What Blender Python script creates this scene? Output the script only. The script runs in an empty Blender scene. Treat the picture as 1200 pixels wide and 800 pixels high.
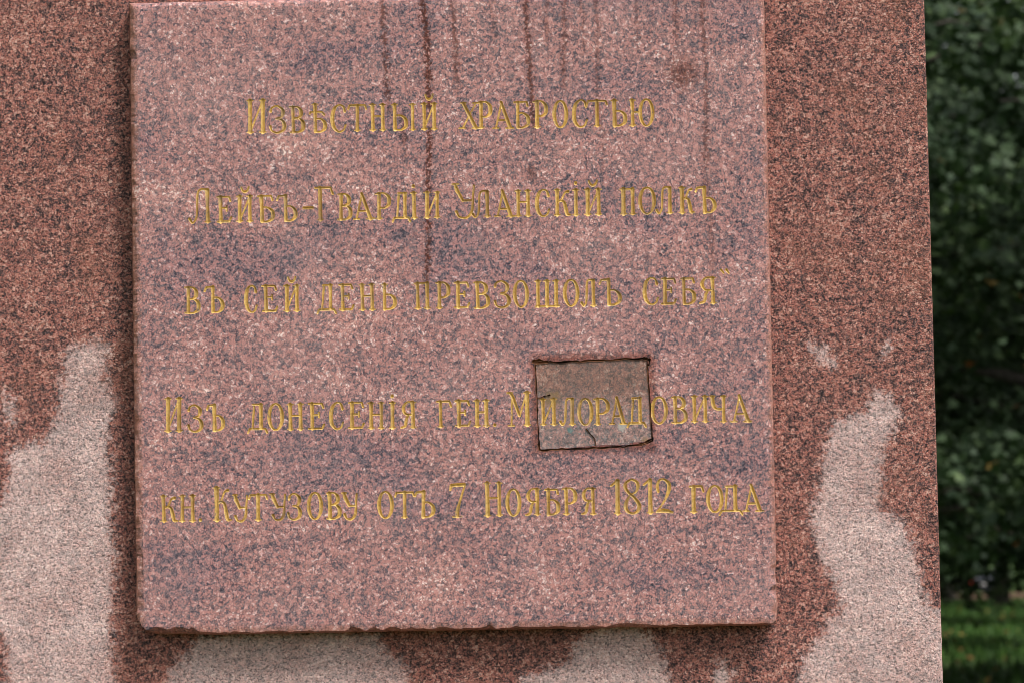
import bpy, math, random
import numpy as np
from mathutils import Matrix, Vector

# ------------------------------------------------------------------ camera, sky, sun, exposure
S = bpy.context.scene
COL = S.collection
FPX = 4500.0                                   # focal length in pixels of the 1200 px wide photograph
YAW, PITCH, ROLL = math.radians(2.0), math.atan(260 / FPX), math.radians(-1.0)
CAM = np.array([0.0, -7.0, 2.3])
_F = np.array([-math.sin(YAW) * math.cos(PITCH), math.cos(YAW) * math.cos(PITCH), math.sin(PITCH)])
_R0 = np.array([math.cos(YAW), math.sin(YAW), 0.0]); _U0 = np.cross(_R0, _F)
_R = _R0 * math.cos(ROLL) + _U0 * math.sin(ROLL)
_U = -_R0 * math.sin(ROLL) + _U0 * math.cos(ROLL)
cd = bpy.data.cameras.new('camera'); cam = bpy.data.objects.new('camera', cd); COL.objects.link(cam)
cam.matrix_world = Matrix(((_R[0], _U[0], -_F[0], CAM[0]), (_R[1], _U[1], -_F[1], CAM[1]), (_R[2], _U[2], -_F[2], CAM[2]), (0, 0, 0, 1)))
cd.sensor_width = 36; cd.lens = FPX / 1200 * 36; cd.clip_start = 0.1; cd.clip_end = 3000
cd.dof.use_dof = True; cd.dof.focus_distance = 7.0; cd.dof.aperture_fstop = 9.5
S.camera = cam
S.cycles.filter_width = 0.85

W = bpy.data.worlds.new('World'); S.world = W; W.use_nodes = True
wt = W.node_tree; wt.nodes.clear()
sky = wt.nodes.new('ShaderNodeTexSky'); sky.sky_type = 'NISHITA'; sky.sun_disc = False
SUN_EL, SUN_AZ = math.radians(55), math.radians(138)      # azimuth from +Y towards +X
sky.sun_elevation = SUN_EL; sky.sun_rotation = SUN_AZ
sky.dust_density = 4.0; sky.air_density = 1.0; sky.ozone_density = 1.0
hs = wt.nodes.new('ShaderNodeHueSaturation'); hs.inputs['Saturation'].default_value = 0.22
bg = wt.nodes.new('ShaderNodeBackground'); bg.inputs['Strength'].default_value = 0.08
wo = wt.nodes.new('ShaderNodeOutputWorld')
wt.links.new(sky.outputs[0], hs.inputs['Color']); wt.links.new(hs.outputs[0], bg.inputs[0]); wt.links.new(bg.outputs[0], wo.inputs[0])
sd = bpy.data.lights.new('sun', 'SUN'); sun = bpy.data.objects.new('sun', sd); COL.objects.link(sun)
sd.energy = 1.5; sd.angle = math.radians(16); sd.color = (1.0, 0.96, 0.9)
_d = Vector((math.sin(SUN_AZ) * math.cos(SUN_EL), math.cos(SUN_AZ) * math.cos(SUN_EL), math.sin(SUN_EL)))
sun.rotation_euler = _d.to_track_quat('Z', 'Y').to_euler(); sun.location = (8, -10, 14)
S.view_settings.view_transform = 'Standard'; S.view_settings.look = 'None'
S.view_settings.exposure = 1.17; S.view_settings.gamma = 1.0; S.view_settings.use_curve_mapping = False

rng = np.random.default_rng(7); random.seed(7)
PX = 7.0 / FPX                                  # metres per photo pixel on the tablet

def at(px, py, Y):
    """point where the ray through photo pixel (px,py) meets the plane y=Y"""
    d = _F + _R * ((px - 600) / FPX) - _U * ((py - 400) / FPX)
    t = (Y - CAM[1]) / d[1]
    return CAM + d * t

# ------------------------------------------------------------------ node helper
class Mat:
    def __init__(s, name):
        s.m = bpy.data.materials.new(name); s.m.use_nodes = True
        s.t = s.m.node_tree; s.t.nodes.clear()
        s.out = s.t.nodes.new('ShaderNodeOutputMaterial')
        s.b = s.t.nodes.new('ShaderNodeBsdfPrincipled'); s.t.links.new(s.b.outputs[0], s.out.inputs[0])
    def put(s, sock, v):
        if hasattr(v, 'is_output') or isinstance(v, bpy.types.NodeSocket): s.t.links.new(v, sock)
        else: sock.default_value = v
    def math(s, op, a, b=0.0, c=0.0, clamp=False):
        n = s.t.nodes.new('ShaderNodeMath'); n.operation = op; n.use_clamp = clamp
        for i, v in enumerate((a, b, c)): s.put(n.inputs[i], v)
        return n.outputs[0]
    def coord(s, which='Object'):
        return s.t.nodes.new('ShaderNodeTexCoord').outputs[which]
    def mapping(s, v, scale=(1, 1, 1), loc=(0, 0, 0)):
        n = s.t.nodes.new('ShaderNodeMapping'); s.put(n.inputs[0], v)
        n.inputs['Scale'].default_value = scale; n.inputs['Location'].default_value = loc
        return n.outputs[0]
    def noise(s, v, scale, detail=2.0, rough=0.5, col=False):
        n = s.t.nodes.new('ShaderNodeTexNoise'); s.put(n.inputs['Vector'], v)
        n.inputs['Scale'].default_value = scale; n.inputs['Detail'].default_value = detail; n.inputs['Roughness'].default_value = rough
        return n.outputs['Color'] if col else n.outputs[0]
    def voro(s, v, scale, feature='F1', out='Color', rand=1.0):
        n = s.t.nodes.new('ShaderNodeTexVoronoi'); n.feature = feature; s.put(n.inputs['Vector'], v)
        n.inputs['Scale'].default_value = scale; n.inputs['Randomness'].default_value = rand
        return n.outputs[out]
    def sep(s, v):
        n = s.t.nodes.new('ShaderNodeSeparateXYZ'); s.put(n.inputs[0], v); return n.outputs
    def vadd(s, a, b, scale=1.0):
        n = s.t.nodes.new('ShaderNodeVectorMath'); n.operation = 'MULTIPLY_ADD'
        s.put(n.inputs[0], b); n.inputs[1].default_value = (scale,) * 3; s.put(n.inputs[2], a); return n.outputs[0]
    def ramp(s, v, stops, interp='LINEAR'):
        n = s.t.nodes.new('ShaderNodeValToRGB'); s.put(n.inputs[0], v); r = n.color_ramp; r.interpolation = interp
        while len(r.elements) < len(stops): r.elements.new(0.5)
        for e, (p, c) in zip(r.elements, stops): e.position = p; e.color = (*c, 1)
        return n.outputs[0]
    def step(s, v, lo, hi):
        n = s.t.nodes.new('ShaderNodeMapRange'); n.interpolation_type = 'SMOOTHSTEP'; s.put(n.inputs[0], v)
        n.inputs[1].default_value = lo; n.inputs[2].default_value = hi; n.inputs[3].default_value = 0; n.inputs[4].default_value = 1
        return n.outputs[0]
    def mix(s, f, a, b, mode='MIX'):
        n = s.t.nodes.new('ShaderNodeMix'); n.data_type = 'RGBA'; n.blend_type = mode
        s.put(n.inputs[0], f)
        for i, v in ((6, a), (7, b)): s.put(n.inputs[i], (*v, 1) if isinstance(v, tuple) else v)
        return n.outputs[2]
    def attr(s, name, out='Fac'):
        n = s.t.nodes.new('ShaderNodeAttribute'); n.attribute_name = name; return n.outputs[out]
    def bump(s, h, dist, strength=1.0):
        n = s.t.nodes.new('ShaderNodeBump'); s.put(n.inputs['Height'], h)
        n.inputs['Distance'].default_value = dist; n.inputs['Strength'].default_value = strength
        s.t.links.new(n.outputs[0], s.b.inputs['Normal'])
    def set(s, **k):
        names = dict(color='Base Color', rough='Roughness', metal='Metallic', spec='Specular IOR Level')
        for a, v in k.items():
            if isinstance(v, tuple): v = (*v, 1)
            s.put(s.b.inputs[names[a]], v)
        return s.m

PINK = [(0.0, (.020, .019, .030)), (0.14, (.055, .050, .066)), (0.26, (.140, .122, .135)), (0.38, (.238, .172, .182)),
        (0.50, (.35, .182, .168)), (0.64, (.45, .192, .170)), (0.80, (.50, .245, .22)), (0.92, (.56, .37, .345)), (1.0, (.72, .60, .575))]

def granite_color(M, co, size, cluster=0.3, seed=0.0, stretch=(1, 1, 1), contrast=1.0, shift=0.0, cloud=0.0):
    """coarse pink granite: feldspar, quartz and clustered dark mica, returns colour, a value per crystal and fine grain"""
    p = M.mapping(co, stretch, (seed, seed * .7, seed * 1.3))
    wob = M.noise(p, 0.7 / size, 3, .65, True)
    p2 = M.vadd(p, wob, size * 1.5)
    s1 = M.sep(M.voro(p2, 1 / size))
    r1 = s1[0]
    r2 = M.sep(M.voro(p2, 1.9 / size))[1]
    r3 = M.sep(M.voro(p, 3.6 / size))[2]
    fine = M.noise(p, 2.6 / size, 3, .7)
    cl = M.noise(p, 1 / (size * 15), 3, .55)
    cl2 = M.noise(p, 1 / (size * 4.2), 3, .6)
    v = M.math('MULTIPLY_ADD', r1, .42, M.math('MULTIPLY', r2, .28))
    v = M.math('ADD', v, M.math('MULTIPLY_ADD', r3, .26, -.13))
    v = M.math('ADD', v, M.math('MULTIPLY_ADD', fine, .80, -.25))
    v = M.math('ADD', v, M.math('MULTIPLY_ADD', cl, cluster, -cluster * .5))
    v = M.math('ADD', v, M.math('MULTIPLY_ADD', cl2, cluster * 1.5, -cluster * .75))
    cb = None
    if cloud:
        cb = M.noise(M.vadd(M.mapping(p, (1.0, 1, 1.9)), M.noise(p, 9, 2, .5, True), .12), 5.0, 4, .6)
        v = M.math('ADD', v, M.math('MULTIPLY_ADD', cb, cloud, -cloud * .5))
    v = M.math('MULTIPLY_ADD', v, contrast, .5 - .5 * contrast + shift)
    v = M.math('MAXIMUM', M.math('MINIMUM', v, 1.0), 0.0)
    c = M.ramp(v, PINK)
    e = M.voro(p2, 1 / size, 'DISTANCE_TO_EDGE', 'Distance')
    c = M.mix(M.math('MULTIPLY', M.step(e, .13, .0), M.step(M.noise(p, .5 / size, 2, .5), .32, .62)), c, (.060, .042, .056))
    sp = M.noise(p, 1.6 / size, 2, .6)
    c = M.mix(M.math('MULTIPLY', M.step(sp, .64, .74), .42), c, (.64, .52, .52))
    c = M.mix(M.math('MULTIPLY', M.step(sp, .38, .29), .75), c, (.045, .036, .050))
    if cloud:
        c = M.mix(M.math('MULTIPLY', M.step(cb, .50, .34), .75), c, M.mix(1.0, c, (.86, .90, .98), 'MULTIPLY'))
        c = M.mix(M.math('MULTIPLY', M.step(cb, .56, .70), .8), c, M.mix(1.0, c, (1.14, 1.14, 1.10), 'MULTIPLY'))
    return c, v, s1[1]

def link(name, verts, polys, mats, parent=None, smooth=False, attrs=None, flat_polys=None):
    """polys: int array (n,3|4) or list of such arrays; one mesh object"""
    if not isinstance(polys, list): polys = [polys]
    polys = [np.asarray(p, dtype=np.int32) for p in polys if len(p)]
    me = bpy.data.meshes.new(name)
    verts = np.asarray(verts, dtype=np.float32)
    me.vertices.add(len(verts)); me.vertices.foreach_set('co', verts.ravel())
    idx = np.concatenate([p.ravel() for p in polys])
    cnt = np.concatenate([np.full(len(p), p.shape[1], dtype=np.int32) for p in polys])
    st = np.concatenate([[0], np.cumsum(cnt)[:-1]]).astype(np.int32)
    me.loops.add(len(idx)); me.loops.foreach_set('vertex_index', idx)
    me.polygons.add(len(cnt)); me.polygons.foreach_set('loop_start', st)
    me.update(calc_edges=True); me.validate()
    me.polygons.foreach_set('use_smooth', np.full(len(me.polygons), bool(smooth)))
    for k, v in (attrs or {}).items():
        a = me.attributes.new(k, 'FLOAT', 'POINT'); a.data.foreach_set('value', np.asarray(v, dtype=np.float32))
    for m in (mats if isinstance(mats, list) else [mats]): me.materials.append(m)
    o = bpy.data.objects.new(name, me); COL.objects.link(o)
    if parent: o.parent = parent
    return o

def empty(name, loc=(0, 0, 0)):
    o = bpy.data.objects.new(name, None); o.location = loc; o.empty_display_size = .2; COL.objects.link(o); return o
def tag(o, label=None, cat=None, group=None, kind=None):
    for k, v in (('label', label), ('category', cat), ('group', group), ('kind', kind)):
        if v: o[k] = v
    return o

def vnoise(x, y, seed=0):
    """smooth value noise on arrays, 0..1"""
    xi = np.floor(x).astype(np.int64); yi = np.floor(y).astype(np.int64)
    fx = x - xi; fy = y - yi; fx = fx * fx * (3 - 2 * fx); fy = fy * fy * (3 - 2 * fy)
    def h(a, b):
        n = (a * 374761393 + b * 668265263 + seed * 982451653) & 0x7fffffff
        n = ((n ^ (n >> 13)) * 1274126177) & 0x7fffffff
        return ((n ^ (n >> 16)) & 0xffff) / 65535.0
    return (h(xi, yi) * (1 - fx) + h(xi + 1, yi) * fx) * (1 - fy) + (h(xi, yi + 1) * (1 - fx) + h(xi + 1, yi + 1) * fx) * fy

def seg_dist(px, py, ax, ay, bx, by):
    dx, dy = bx - ax, by - ay
    t = np.clip(((px - ax) * dx + (py - ay) * dy) / (dx * dx + dy * dy + 1e-12), 0, 1)
    return np.hypot(px - ax - t * dx, py - ay - t * dy), t
def poly_sdf(px, py, pts):
    d = np.full(px.shape, 1e9); ins = np.zeros(px.shape, bool)
    for (ax, ay), (bx, by) in zip(pts, pts[1:] + pts[:1]):
        d = np.minimum(d, seg_dist(px, py, ax, ay, bx, by)[0])
        if by != ay:
            c = ((ay > py) != (by > py)) & (px < (bx - ax) * (py - ay) / (by - ay) + ax); ins ^= c
    return np.where(ins, -d, d)

# ------------------------------------------------------------------ the obelisk
SHAFT_Y = 0.050
GROUND_TOP = 0.70
def wet_granite():
    M = Mat('bush_hammered_granite'); co = M.coord()
    c, v, fine = granite_color(M, co, .0066, .30, 3.1, (1, 1, 1.12), 1.65, .05)
    pit = M.noise(M.mapping(co, (1, 1, 1.25)), 250, 3, .66)
    c = M.mix(M.math('MULTIPLY', M.step(pit, .455, .35), .9), c, (.014, .011, .011))
    c = M.mix(M.math('MULTIPLY', M.step(pit, .54, .66), .5), c, (.66, .43, .36))
    edge = M.noise(co, 62, 5, .78); big = M.noise(co, 9, 3, .6)
    dry = M.math('ADD', M.attr('dry'), M.math('MULTIPLY_ADD', edge, 40, -20))
    dry = M.math('ADD', dry, M.math('MULTIPLY_ADD', big, 14, -7))
    dry = M.math('ADD', dry, M.math('MULTIPLY_ADD', fine, 9, -4.5))
    dry = M.math('MULTIPLY', M.step(dry, -8.0, 7.0), M.math('MULTIPLY_ADD', M.step(big, .66, .34), .30, .70))
    wet_c = M.mix(1.0, c, (.78, .585, .51), 'MULTIPLY')
    wet_c = M.mix(M.math('MULTIPLY', M.step(big, .48, .75), .22), wet_c, (.22, .085, .05))
    dry_c = M.mix(.48, c, M.mix(M.step(M.noise(co, 16, 4, .65), .38, .66), (.70, .53, .495), (.88, .68, .64)))
    dry_c = M.mix(M.math('MULTIPLY', M.step(pit, .47, .36), .8), dry_c, (.10, .08, .085))
    M.set(color=M.mix(dry, wet_c, dry_c), rough=M.math('MULTIPLY_ADD', dry, .25, .60), spec=.20)
    M.bump(M.math('ADD', pit, M.math('MULTIPLY', v, .35)), .0022, .8)
    return M.m
M_SHAFT = wet_granite()

DRY = [
 [(21,522),(52,517),(68,487),(73,455),(76,427),(79,409),(100,404),(113,399),(124,408),(122,430),(120,448),(134,470),(126,511),(131,564),(129,616),(134,653),(129,716),(131,860),(8,860),(10,770),(7,748),(-12,735),(-30,700),(-30,600),(2,590),(4,570),(11,553),(10,535)],
 [(190,860),(197,786),(223,764),(232,744),(300,739),(380,742),(440,745),(452,763),(466,772),(474,785),(484,860)],
 [(596,860),(612,795),(640,784),(667,777),(674,753),(690,741),(713,733),(750,733),(765,752),(779,772),(784,800),(800,860)],
 [(826,860),(838,784),(846,776),(856,790),(862,860)],
 [(1029,458),(1044,466),(1054,485),(1043,513),(1032,536),(1030,565),(1029,597),(1046,603),(1060,614),(1068,636),(1074,654),(1080,684),(1086,704),(1104,719),(1112,735),(1112,860),(930,860),(939,786),(941,768),(965,738),(987,708),(976,680),(964,656),(950,611),(953,590),(964,564),(966,540),(970,513),(977,494),(997,489),(1015,483),(1020,470)],
 [(948,401),(956,404),(968,412),(977,424),(975,432),(966,428),(955,416)],
 [(1034,404),(1042,402),(1041,413),(1035,414)],
 [(6,462),(14,468),(16,496),(9,500)],
]
def shaft_edge(z):   # right edge of the face, leaning in upwards
    a = at(1083.5, 0, SHAFT_Y); b = at(1105.5, 800, SHAFT_Y)
    return a[0] + (b[0] - a[0]) * (z - a[2]) / (b[2] - a[2])
tl, tr = at(158, 400, SHAFT_Y), at(900, 400, SHAFT_Y)
CX = (tl[0] + tr[0]) / 2 - .004
def build_shaft():
    z0, z1 = at(600, 830, SHAFT_Y)[2], at(600, -40, SHAFT_Y)[2]
    step = 1.7 * PX
    nz = int((z1 - z0) / step); nx = int(2 * (shaft_edge(2.7) - CX) / step)
    Z, T = np.meshgrid(np.linspace(z0, z1, nz + 1), np.linspace(-1, 1, nx + 1), indexing='ij')
    half = shaft_edge(Z) - CX
    X = CX + T * half
    u, w = X / PX, Z / PX
    # tooled surface: real relief of a millimetre or two, drawn out sideways
    relief = (vnoise(u / 4.6 + .3 * w / 5, w / 3.5, 1) - .5) * .9 + (vnoise(u / 2.3, w / 2.1, 2) - .5) * 1.5 + (vnoise(u / 22, w / 17, 3) - .5) * .8
    Y = SHAFT_Y + relief * .0007
    e = 1 - np.abs(T); ed = e * half / PX
    arr = np.clip(1 - ed / 3.0, 0, 1)
    X = X - np.sign(T) * arr * (vnoise(w / 7.3, u * 0 + np.sign(T) * 9, 5) * .7 + vnoise(w / 2.6, u * 0, 6) * .6) * PX
    Y = Y + arr ** 2 * .003
    dry = np.full(X.size, -30.0)
    xr, zr = X.ravel(), Z.ravel()
    for poly in DRY:
        wp = [tuple(at(p[0], p[1], SHAFT_Y)[[0, 2]]) for p in poly]
        sd_ = poly_sdf(xr, zr, wp) / PX
        dry = np.maximum(dry, np.clip(-sd_, -30, 30))
    n = nx + 1
    I = np.arange((nz + 1) * n).reshape(nz + 1, n)
    q = np.stack([I[:-1, :-1], I[:-1, 1:], I[1:, 1:], I[1:, :-1]], -1).reshape(-1, 4)
    V = np.stack([X, Y, Z], -1).reshape(-1, 3)
    # sides, back, the plain shaft above and below the tooled field, and the pointed top
    depth = 1.7
    base = len(V); extra = []; quads = []; tris = []
    def ring(z, inset=0):
        h = shaft_edge(z) - CX - inset
        t = (z - 2.3) * .014
        return [(CX - h, SHAFT_Y + inset, z), (CX + h, SHAFT_Y + inset, z), (CX + h - 0, SHAFT_Y + depth - inset, z), (CX - h, SHAFT_Y + depth - inset, z)]
    lo, hi = ring(GROUND_TOP + .45), ring(6.4, .0)
    def addv(p): extra.append(p); return base + len(extra) - 1
    L = I[:, 0]; Rr = I[:, -1]
    yb = SHAFT_Y + .012
    l2 = [addv((CX - (shaft_edge(z) - CX), yb, z)) for z in Z[:, 0]]
    r2 = [addv((shaft_edge(z), yb, z)) for z in Z[:, 0]]
    bl = [addv((CX - (shaft_edge(z) - CX), SHAFT_Y + depth, z)) for z in Z[:, 0]]
    br = [addv((shaft_edge(z), SHAFT_Y + depth, z)) for z in Z[:, 0]]
    for k in range(nz):
        quads += [(L[k], L[k + 1], l2[k + 1], l2[k]), (l2[k], l2[k + 1], bl[k + 1], bl[k]), (Rr[k], r2[k], r2[k + 1], Rr[k + 1]), (r2[k], br[k], br[k + 1], r2[k + 1]), (bl[k], bl[k + 1], br[k + 1], br[k])]
    lo = [addv(p) for p in lo]; hi = [addv(p) for p in hi]
    m0 = [L[0], Rr[0], br[0], bl[0]]; m1 = [L[-1], Rr[-1], br[-1], bl[-1]]; tris += [(L[0], l2[0], bl[0]), (Rr[0], br[0], r2[0]), (L[-1], bl[-1], l2[-1]), (Rr[-1], r2[-1], br[-1])]
    for a, b in ((lo, m0), (m1, hi)):
        for k in range(4): quads.append((a[k], a[(k + 1) % 4], b[(k + 1) % 4], b[k]))
    ap = addv((CX, SHAFT_Y + depth / 2, 7.3))
    for k in range(4): tris.append((hi[k], hi[(k + 1) % 4], ap))
    V = np.concatenate([V, np.array(extra)])
    dry = np.concatenate([dry, np.full(len(extra), -30.0)])
    root = empty('granite_obelisk', (0, 0, 0))
    tag(root, 'rain-streaked red granite obelisk carrying the inscription, rough tooled face with pale dry patches', 'obelisk')
    link('shaft', V, [q, np.array(quads), np.array(tris)], M_SHAFT, root, False, {'dry': dry})
    # stepped plinth
    pv, pq = [], []
    zz = GROUND_TOP - .15
    for ww, hh in ((1.75, .30), (1.3, .30)):
        x0, x1, y0, y1 = CX - ww, CX + ww, SHAFT_Y + depth / 2 - ww, SHAFT_Y + depth / 2 + ww
        b = len(pv)
        for z in (zz, zz + hh - .02):
            pv += [(x0, y0, z), (x1, y0, z), (x1, y1, z), (x0, y1, z)]
        pv += [(x0 + .02, y0 + .02, zz + hh), (x1 - .02, y0 + .02, zz + hh), (x1 - .02, y1 - .02, zz + hh), (x0 + .02, y1 - .02, zz + hh)]
        for r in (0, 4):
            for k in range(4): pq.append((b + r + k, b + r + (k + 1) % 4, b + r + 4 + (k + 1) % 4, b + r + 4 + k))
        pq.append((b + 8, b + 9, b + 10, b + 11)); zz += hh
    link('plinth', pv, np.array(pq), M_SHAFT, root, False, {'dry': np.full(len(pv), -30.0)})
build_shaft()

# ------------------------------------------------------------------ the tablet: engraved glyphs
TK, TN = 2.45, 1.12        # half widths of thick and thin strokes, in photo pixels
def cr(pts, n=7):
    """Catmull-Rom through (x, y, r)"""
    p = [np.array(a, float) for a in pts]
    p = [2 * p[0] - p[1]] + p + [2 * p[-1] - p[-2]]
    o = []
    for i in range(1, len(p) - 2):
        for k in range(n):
            t = k / n
            o.append(.5 * (2 * p[i] + (p[i + 1] - p[i - 1]) * t + (2 * p[i - 1] - 5 * p[i] + 4 * p[i + 1] - p[i + 2]) * t * t + (3 * p[i] - p[i - 1] - 3 * p[i + 1] + p[i + 2]) * t ** 3))
    o.append(p[-2]); return o
K, T_ = 1.0, 0.0
def stem(x, y0=0.03, y1=.97, sv=3, k=1.0):
    """sv bits: 1 foot serif, 2 head serif"""
    return ('stem', x, y0, y1, sv, k)
def line(*pts): return ('line', pts)
def curve(*pts): return ('curve', pts)
def bowl(x0, xr, y0, y1):
    m = (y0 + y1) / 2
    return curve((x0, y1, .1), (x0 + (xr - x0) * .5, y1 + .005, .05), (xr - .06, y1 - (y1 - y0) * .22, .75), (xr, m, 1), (xr - .05, y0 + (y1 - y0) * .2, .8), (x0 + (xr - x0) * .5, y0, .1), (x0, y0 + .01, .1))
def oval(cx, rx, k=1.0):
    p = []
    for i in range(13):
        a = math.pi / 2 + i * math.pi / 6
        p.append((cx + rx * math.cos(a), .5 + .5 * math.sin(a), .05 + .85 * k * abs(math.cos(a)) ** 1.5))
    return curve(*p)
I_ = [stem(.18), stem(.82), line((.22, .1, 0), (.78, .9, 0))]
BREVE = curve((.28, 1.30, .1), (.36, 1.18, .25), (.52, 1.13, .5), (.68, 1.19, .25), (.76, 1.32, .0))
SOFT = lambda x, top=.56: bowl(x, .93, .02, top)
G = {
 'И': I_, 'Й': I_ + [BREVE],
 'З': [curve((.08, .80, .5), (.16, .93, .1), (.48, 1.0, .0), (.80, .88, .6), (.86, .74, .9), (.74, .58, .3), (.42, .53, 0)), curve((.42, .53, 0), (.78, .47, .4), (.95, .28, 1), (.84, .08, .6), (.48, .0, .1), (.14, .08, .1), (.05, .24, .5))],
 'В': [stem(.22, sv=0), line((.0, .975, 0), (.3, .975, 0)), line((.0, .02, 0), (.3, .02, 0)), bowl(.22, .82, .54, .975), bowl(.22, .94, .02, .54)],
 'Ѣ': [stem(.34, y1=1.05, sv=2), line((.02, .70, .0), (.05, .76, .1), (.75, .76, .1), (.9, .66, .3)), SOFT(.34, .5)],
 'С': [curve((.92, .76, .5), (.80, .95, .15), (.50, 1.0, 0), (.20, .84, .8), (.08, .5, 1), (.18, .17, .85), (.50, .0, .1), (.82, .06, .1), (.97, .25, .1))],
 'Т': [stem(.5, sv=1), line((.0, .82, .2), (.07, .96, .15), (.93, .96, .15), (1.0, .82, .2))],
 'Н': [stem(.18), stem(.82), line((.18, .54, .05), (.82, .54, .05))],
 'Ы': None,
 'Ь': [stem(.25, sv=2), SOFT(.25)],
 'Ъ': [stem(.42, sv=0), line((.0, .82, .3), (.08, .96, .15), (.42, .97, .3)), SOFT(.42)],
 'І': [stem(.5)], 'Ї': [stem(.5), line((.5, 1.22, .75), (.5, 1.24, .75))],
 'Х': [line((.14, .97, .75), (.86, .04, 1)), line((.88, .96, .05), (.10, .04, .05)), line((.0, .98, 0), (.3, .98, 0)), line((.72, .97, 0), (1, .97, 0)), line((-.08, .03, 0), (.25, .03, 0)), line((.68, .02, 0), (1.05, .02, 0))],
 'Р': [stem(.24, sv=1), line((.0, .97, 0), (.24, .97, 0)), bowl(.24, .93, .42, .975)],
 'А': [line((.14, .04, .1), (.45, .97, .1)), line((.42, 1.0, .55), (.88, .04, 1)), line((.24, .31, .1), (.70, .31, .1)), line((-.02, .02, 0), (.27, .02, 0)), line((.68, .02, 0), (1.06, .02, .1))],
 'Б': [stem(.22, sv=0), line((.0, .97, .1), (.85, .97, .15), (.92, .82, .3)), bowl(.22, .95, .02, .55)],
 'О': [oval(.5, .46)],
 'Ю': [stem(.12), line((.12, .52, .05), (.45, .52, .05)), oval(.72, .27, .9)],
 'Л': [stem(.80, sv=1), curve((.84, .97, .1), (.55, .99, .2), (.40, .88, .1), (.37, .5, .2), (.32, .15, .1), (.16, .0, .1), (.03, .12, .6))],
 'Е': [stem(.22, sv=0), line((.0, .97, .1), (.85, .97, .15), (.94, .82, .3)), line((.22, .54, .05), (.66, .54, .1)), line((.66, .62, .1), (.66, .45, .1)), line((.0, .03, .1), (.88, .03, .2), (1.0, .18, .2))],
 'Г': [stem(.26, sv=1), line((.0, .97, .1), (.85, .97, .2), (.97, .78, .3))],
 'Д': [stem(.72, .08, .97, sv=0), line((.26, .06, .05), (.36, .9, .2)), line((.30, .97, .1), (.80, .97, .1)), line((.0, -.10, .2), (.10, .04, .2), (.92, .04, .2), (1.02, -.10, .3))],
 'У': [line((.06, .98, .5), (.16, .80, 1), (.42, .50, .6)), line((.40, .50, .1), (.86, .50, .1)), curve((.95, .95, .1), (.90, .6, .1), (.84, .2, .5), (.60, .0, .3), (.25, .02, .1), (.10, .18, .6)), line((-.06, .98, 0), (.22, .98, 0))],
 'К': [stem(.2), curve((.2, .50, .0), (.45, .60, .1), (.65, .85, .1), (.84, .90, .7)), curve((.34, .57, .1), (.62, .52, .5), (.74, .25, .95), (.82, .05, .7), (1.0, .03, .1))],
 'П': [stem(.2), stem(.82, sv=1), line((.0, .96, .0), (.82, .97, .25))],
 'Ш': [stem(.12, sv=2), stem(.5, sv=2), stem(.88, sv=2), line((.02, .02, .15), (1.0, .03, .15))],
 'Я': [stem(.80), curve((.85, .97, .1), (.40, .97, .1), (.16, .75, .8), (.32, .53, .3), (.80, .50, .1)), curve((.5, .50, .1), (.36, .32, .6), (.26, .08, .5), (.0, .02, .1))],
 'Ч': [stem(.74, sv=1), curve((.08, .97, .8), (.14, .66, 1), (.34, .51, .4), (.74, .50, .1)), line((-.03, .98, 0), (.22, .98, 0)), line((.62, .98, 0), (.88, .98, 0))],
 'М': [line((.12, .03, .0), (.15, .9, .0)), line((.08, .96, .5), (.18, .88, .8), (.50, .30, .6)), line((.50, .30, .0), (.80, .93, .0)), stem(.84), line((.0, .02, 0), (.25, .02, 0)), line((-.05, .97, .1), (.15, .97, .1))],
 '7': [line((.0, .80, .2), (.08, .93, .8), (.90, .95, .9)), line((.95, .93, .1), (.60, .45, .3), (.45, .20, .9), (.42, .03, 1.1)), line((.15, .01, 0), (.7, .01, 0))],
 '8': [curve((.5, 1.0, .05), (.16, .90, .6), (.10, .76, .8), (.30, .60, .6), (.62, .46, .6), (.92, .24, 1), (.80, .06, .6), (.48, .0, .1), (.16, .08, .7), (.08, .26, .9), (.36, .52, .1), (.72, .62, .1), (.88, .78, .7), (.80, .92, .6), (.5, 1.0, .05))],
 '1': [stem(.62, sv=1), line((.6, .98, .3), (.1, .84, .3))],
 '2': [curve((.14, .64, .4), (.08, .78, .6), (.20, .95, .3), (.50, 1.0, .1), (.84, .88, .9), (.86, .70, 1), (.66, .46, .4), (.30, .20, .0), (.02, .04, .0)), line((.02, .03, .0), (.45, .08, 1.1), (.75, .06, 1.0), (1.08, .02, .1))],
 '.': [line((.5, .05, .7), (.5, .06, .7))],
 '-': [line((0, .5, .5), (1, .5, .6))],
 '“': [line((.1, .9, .4), (.3, .5, .0)), line((.55, .95, .4), (.75, .5, .0))],
}
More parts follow.
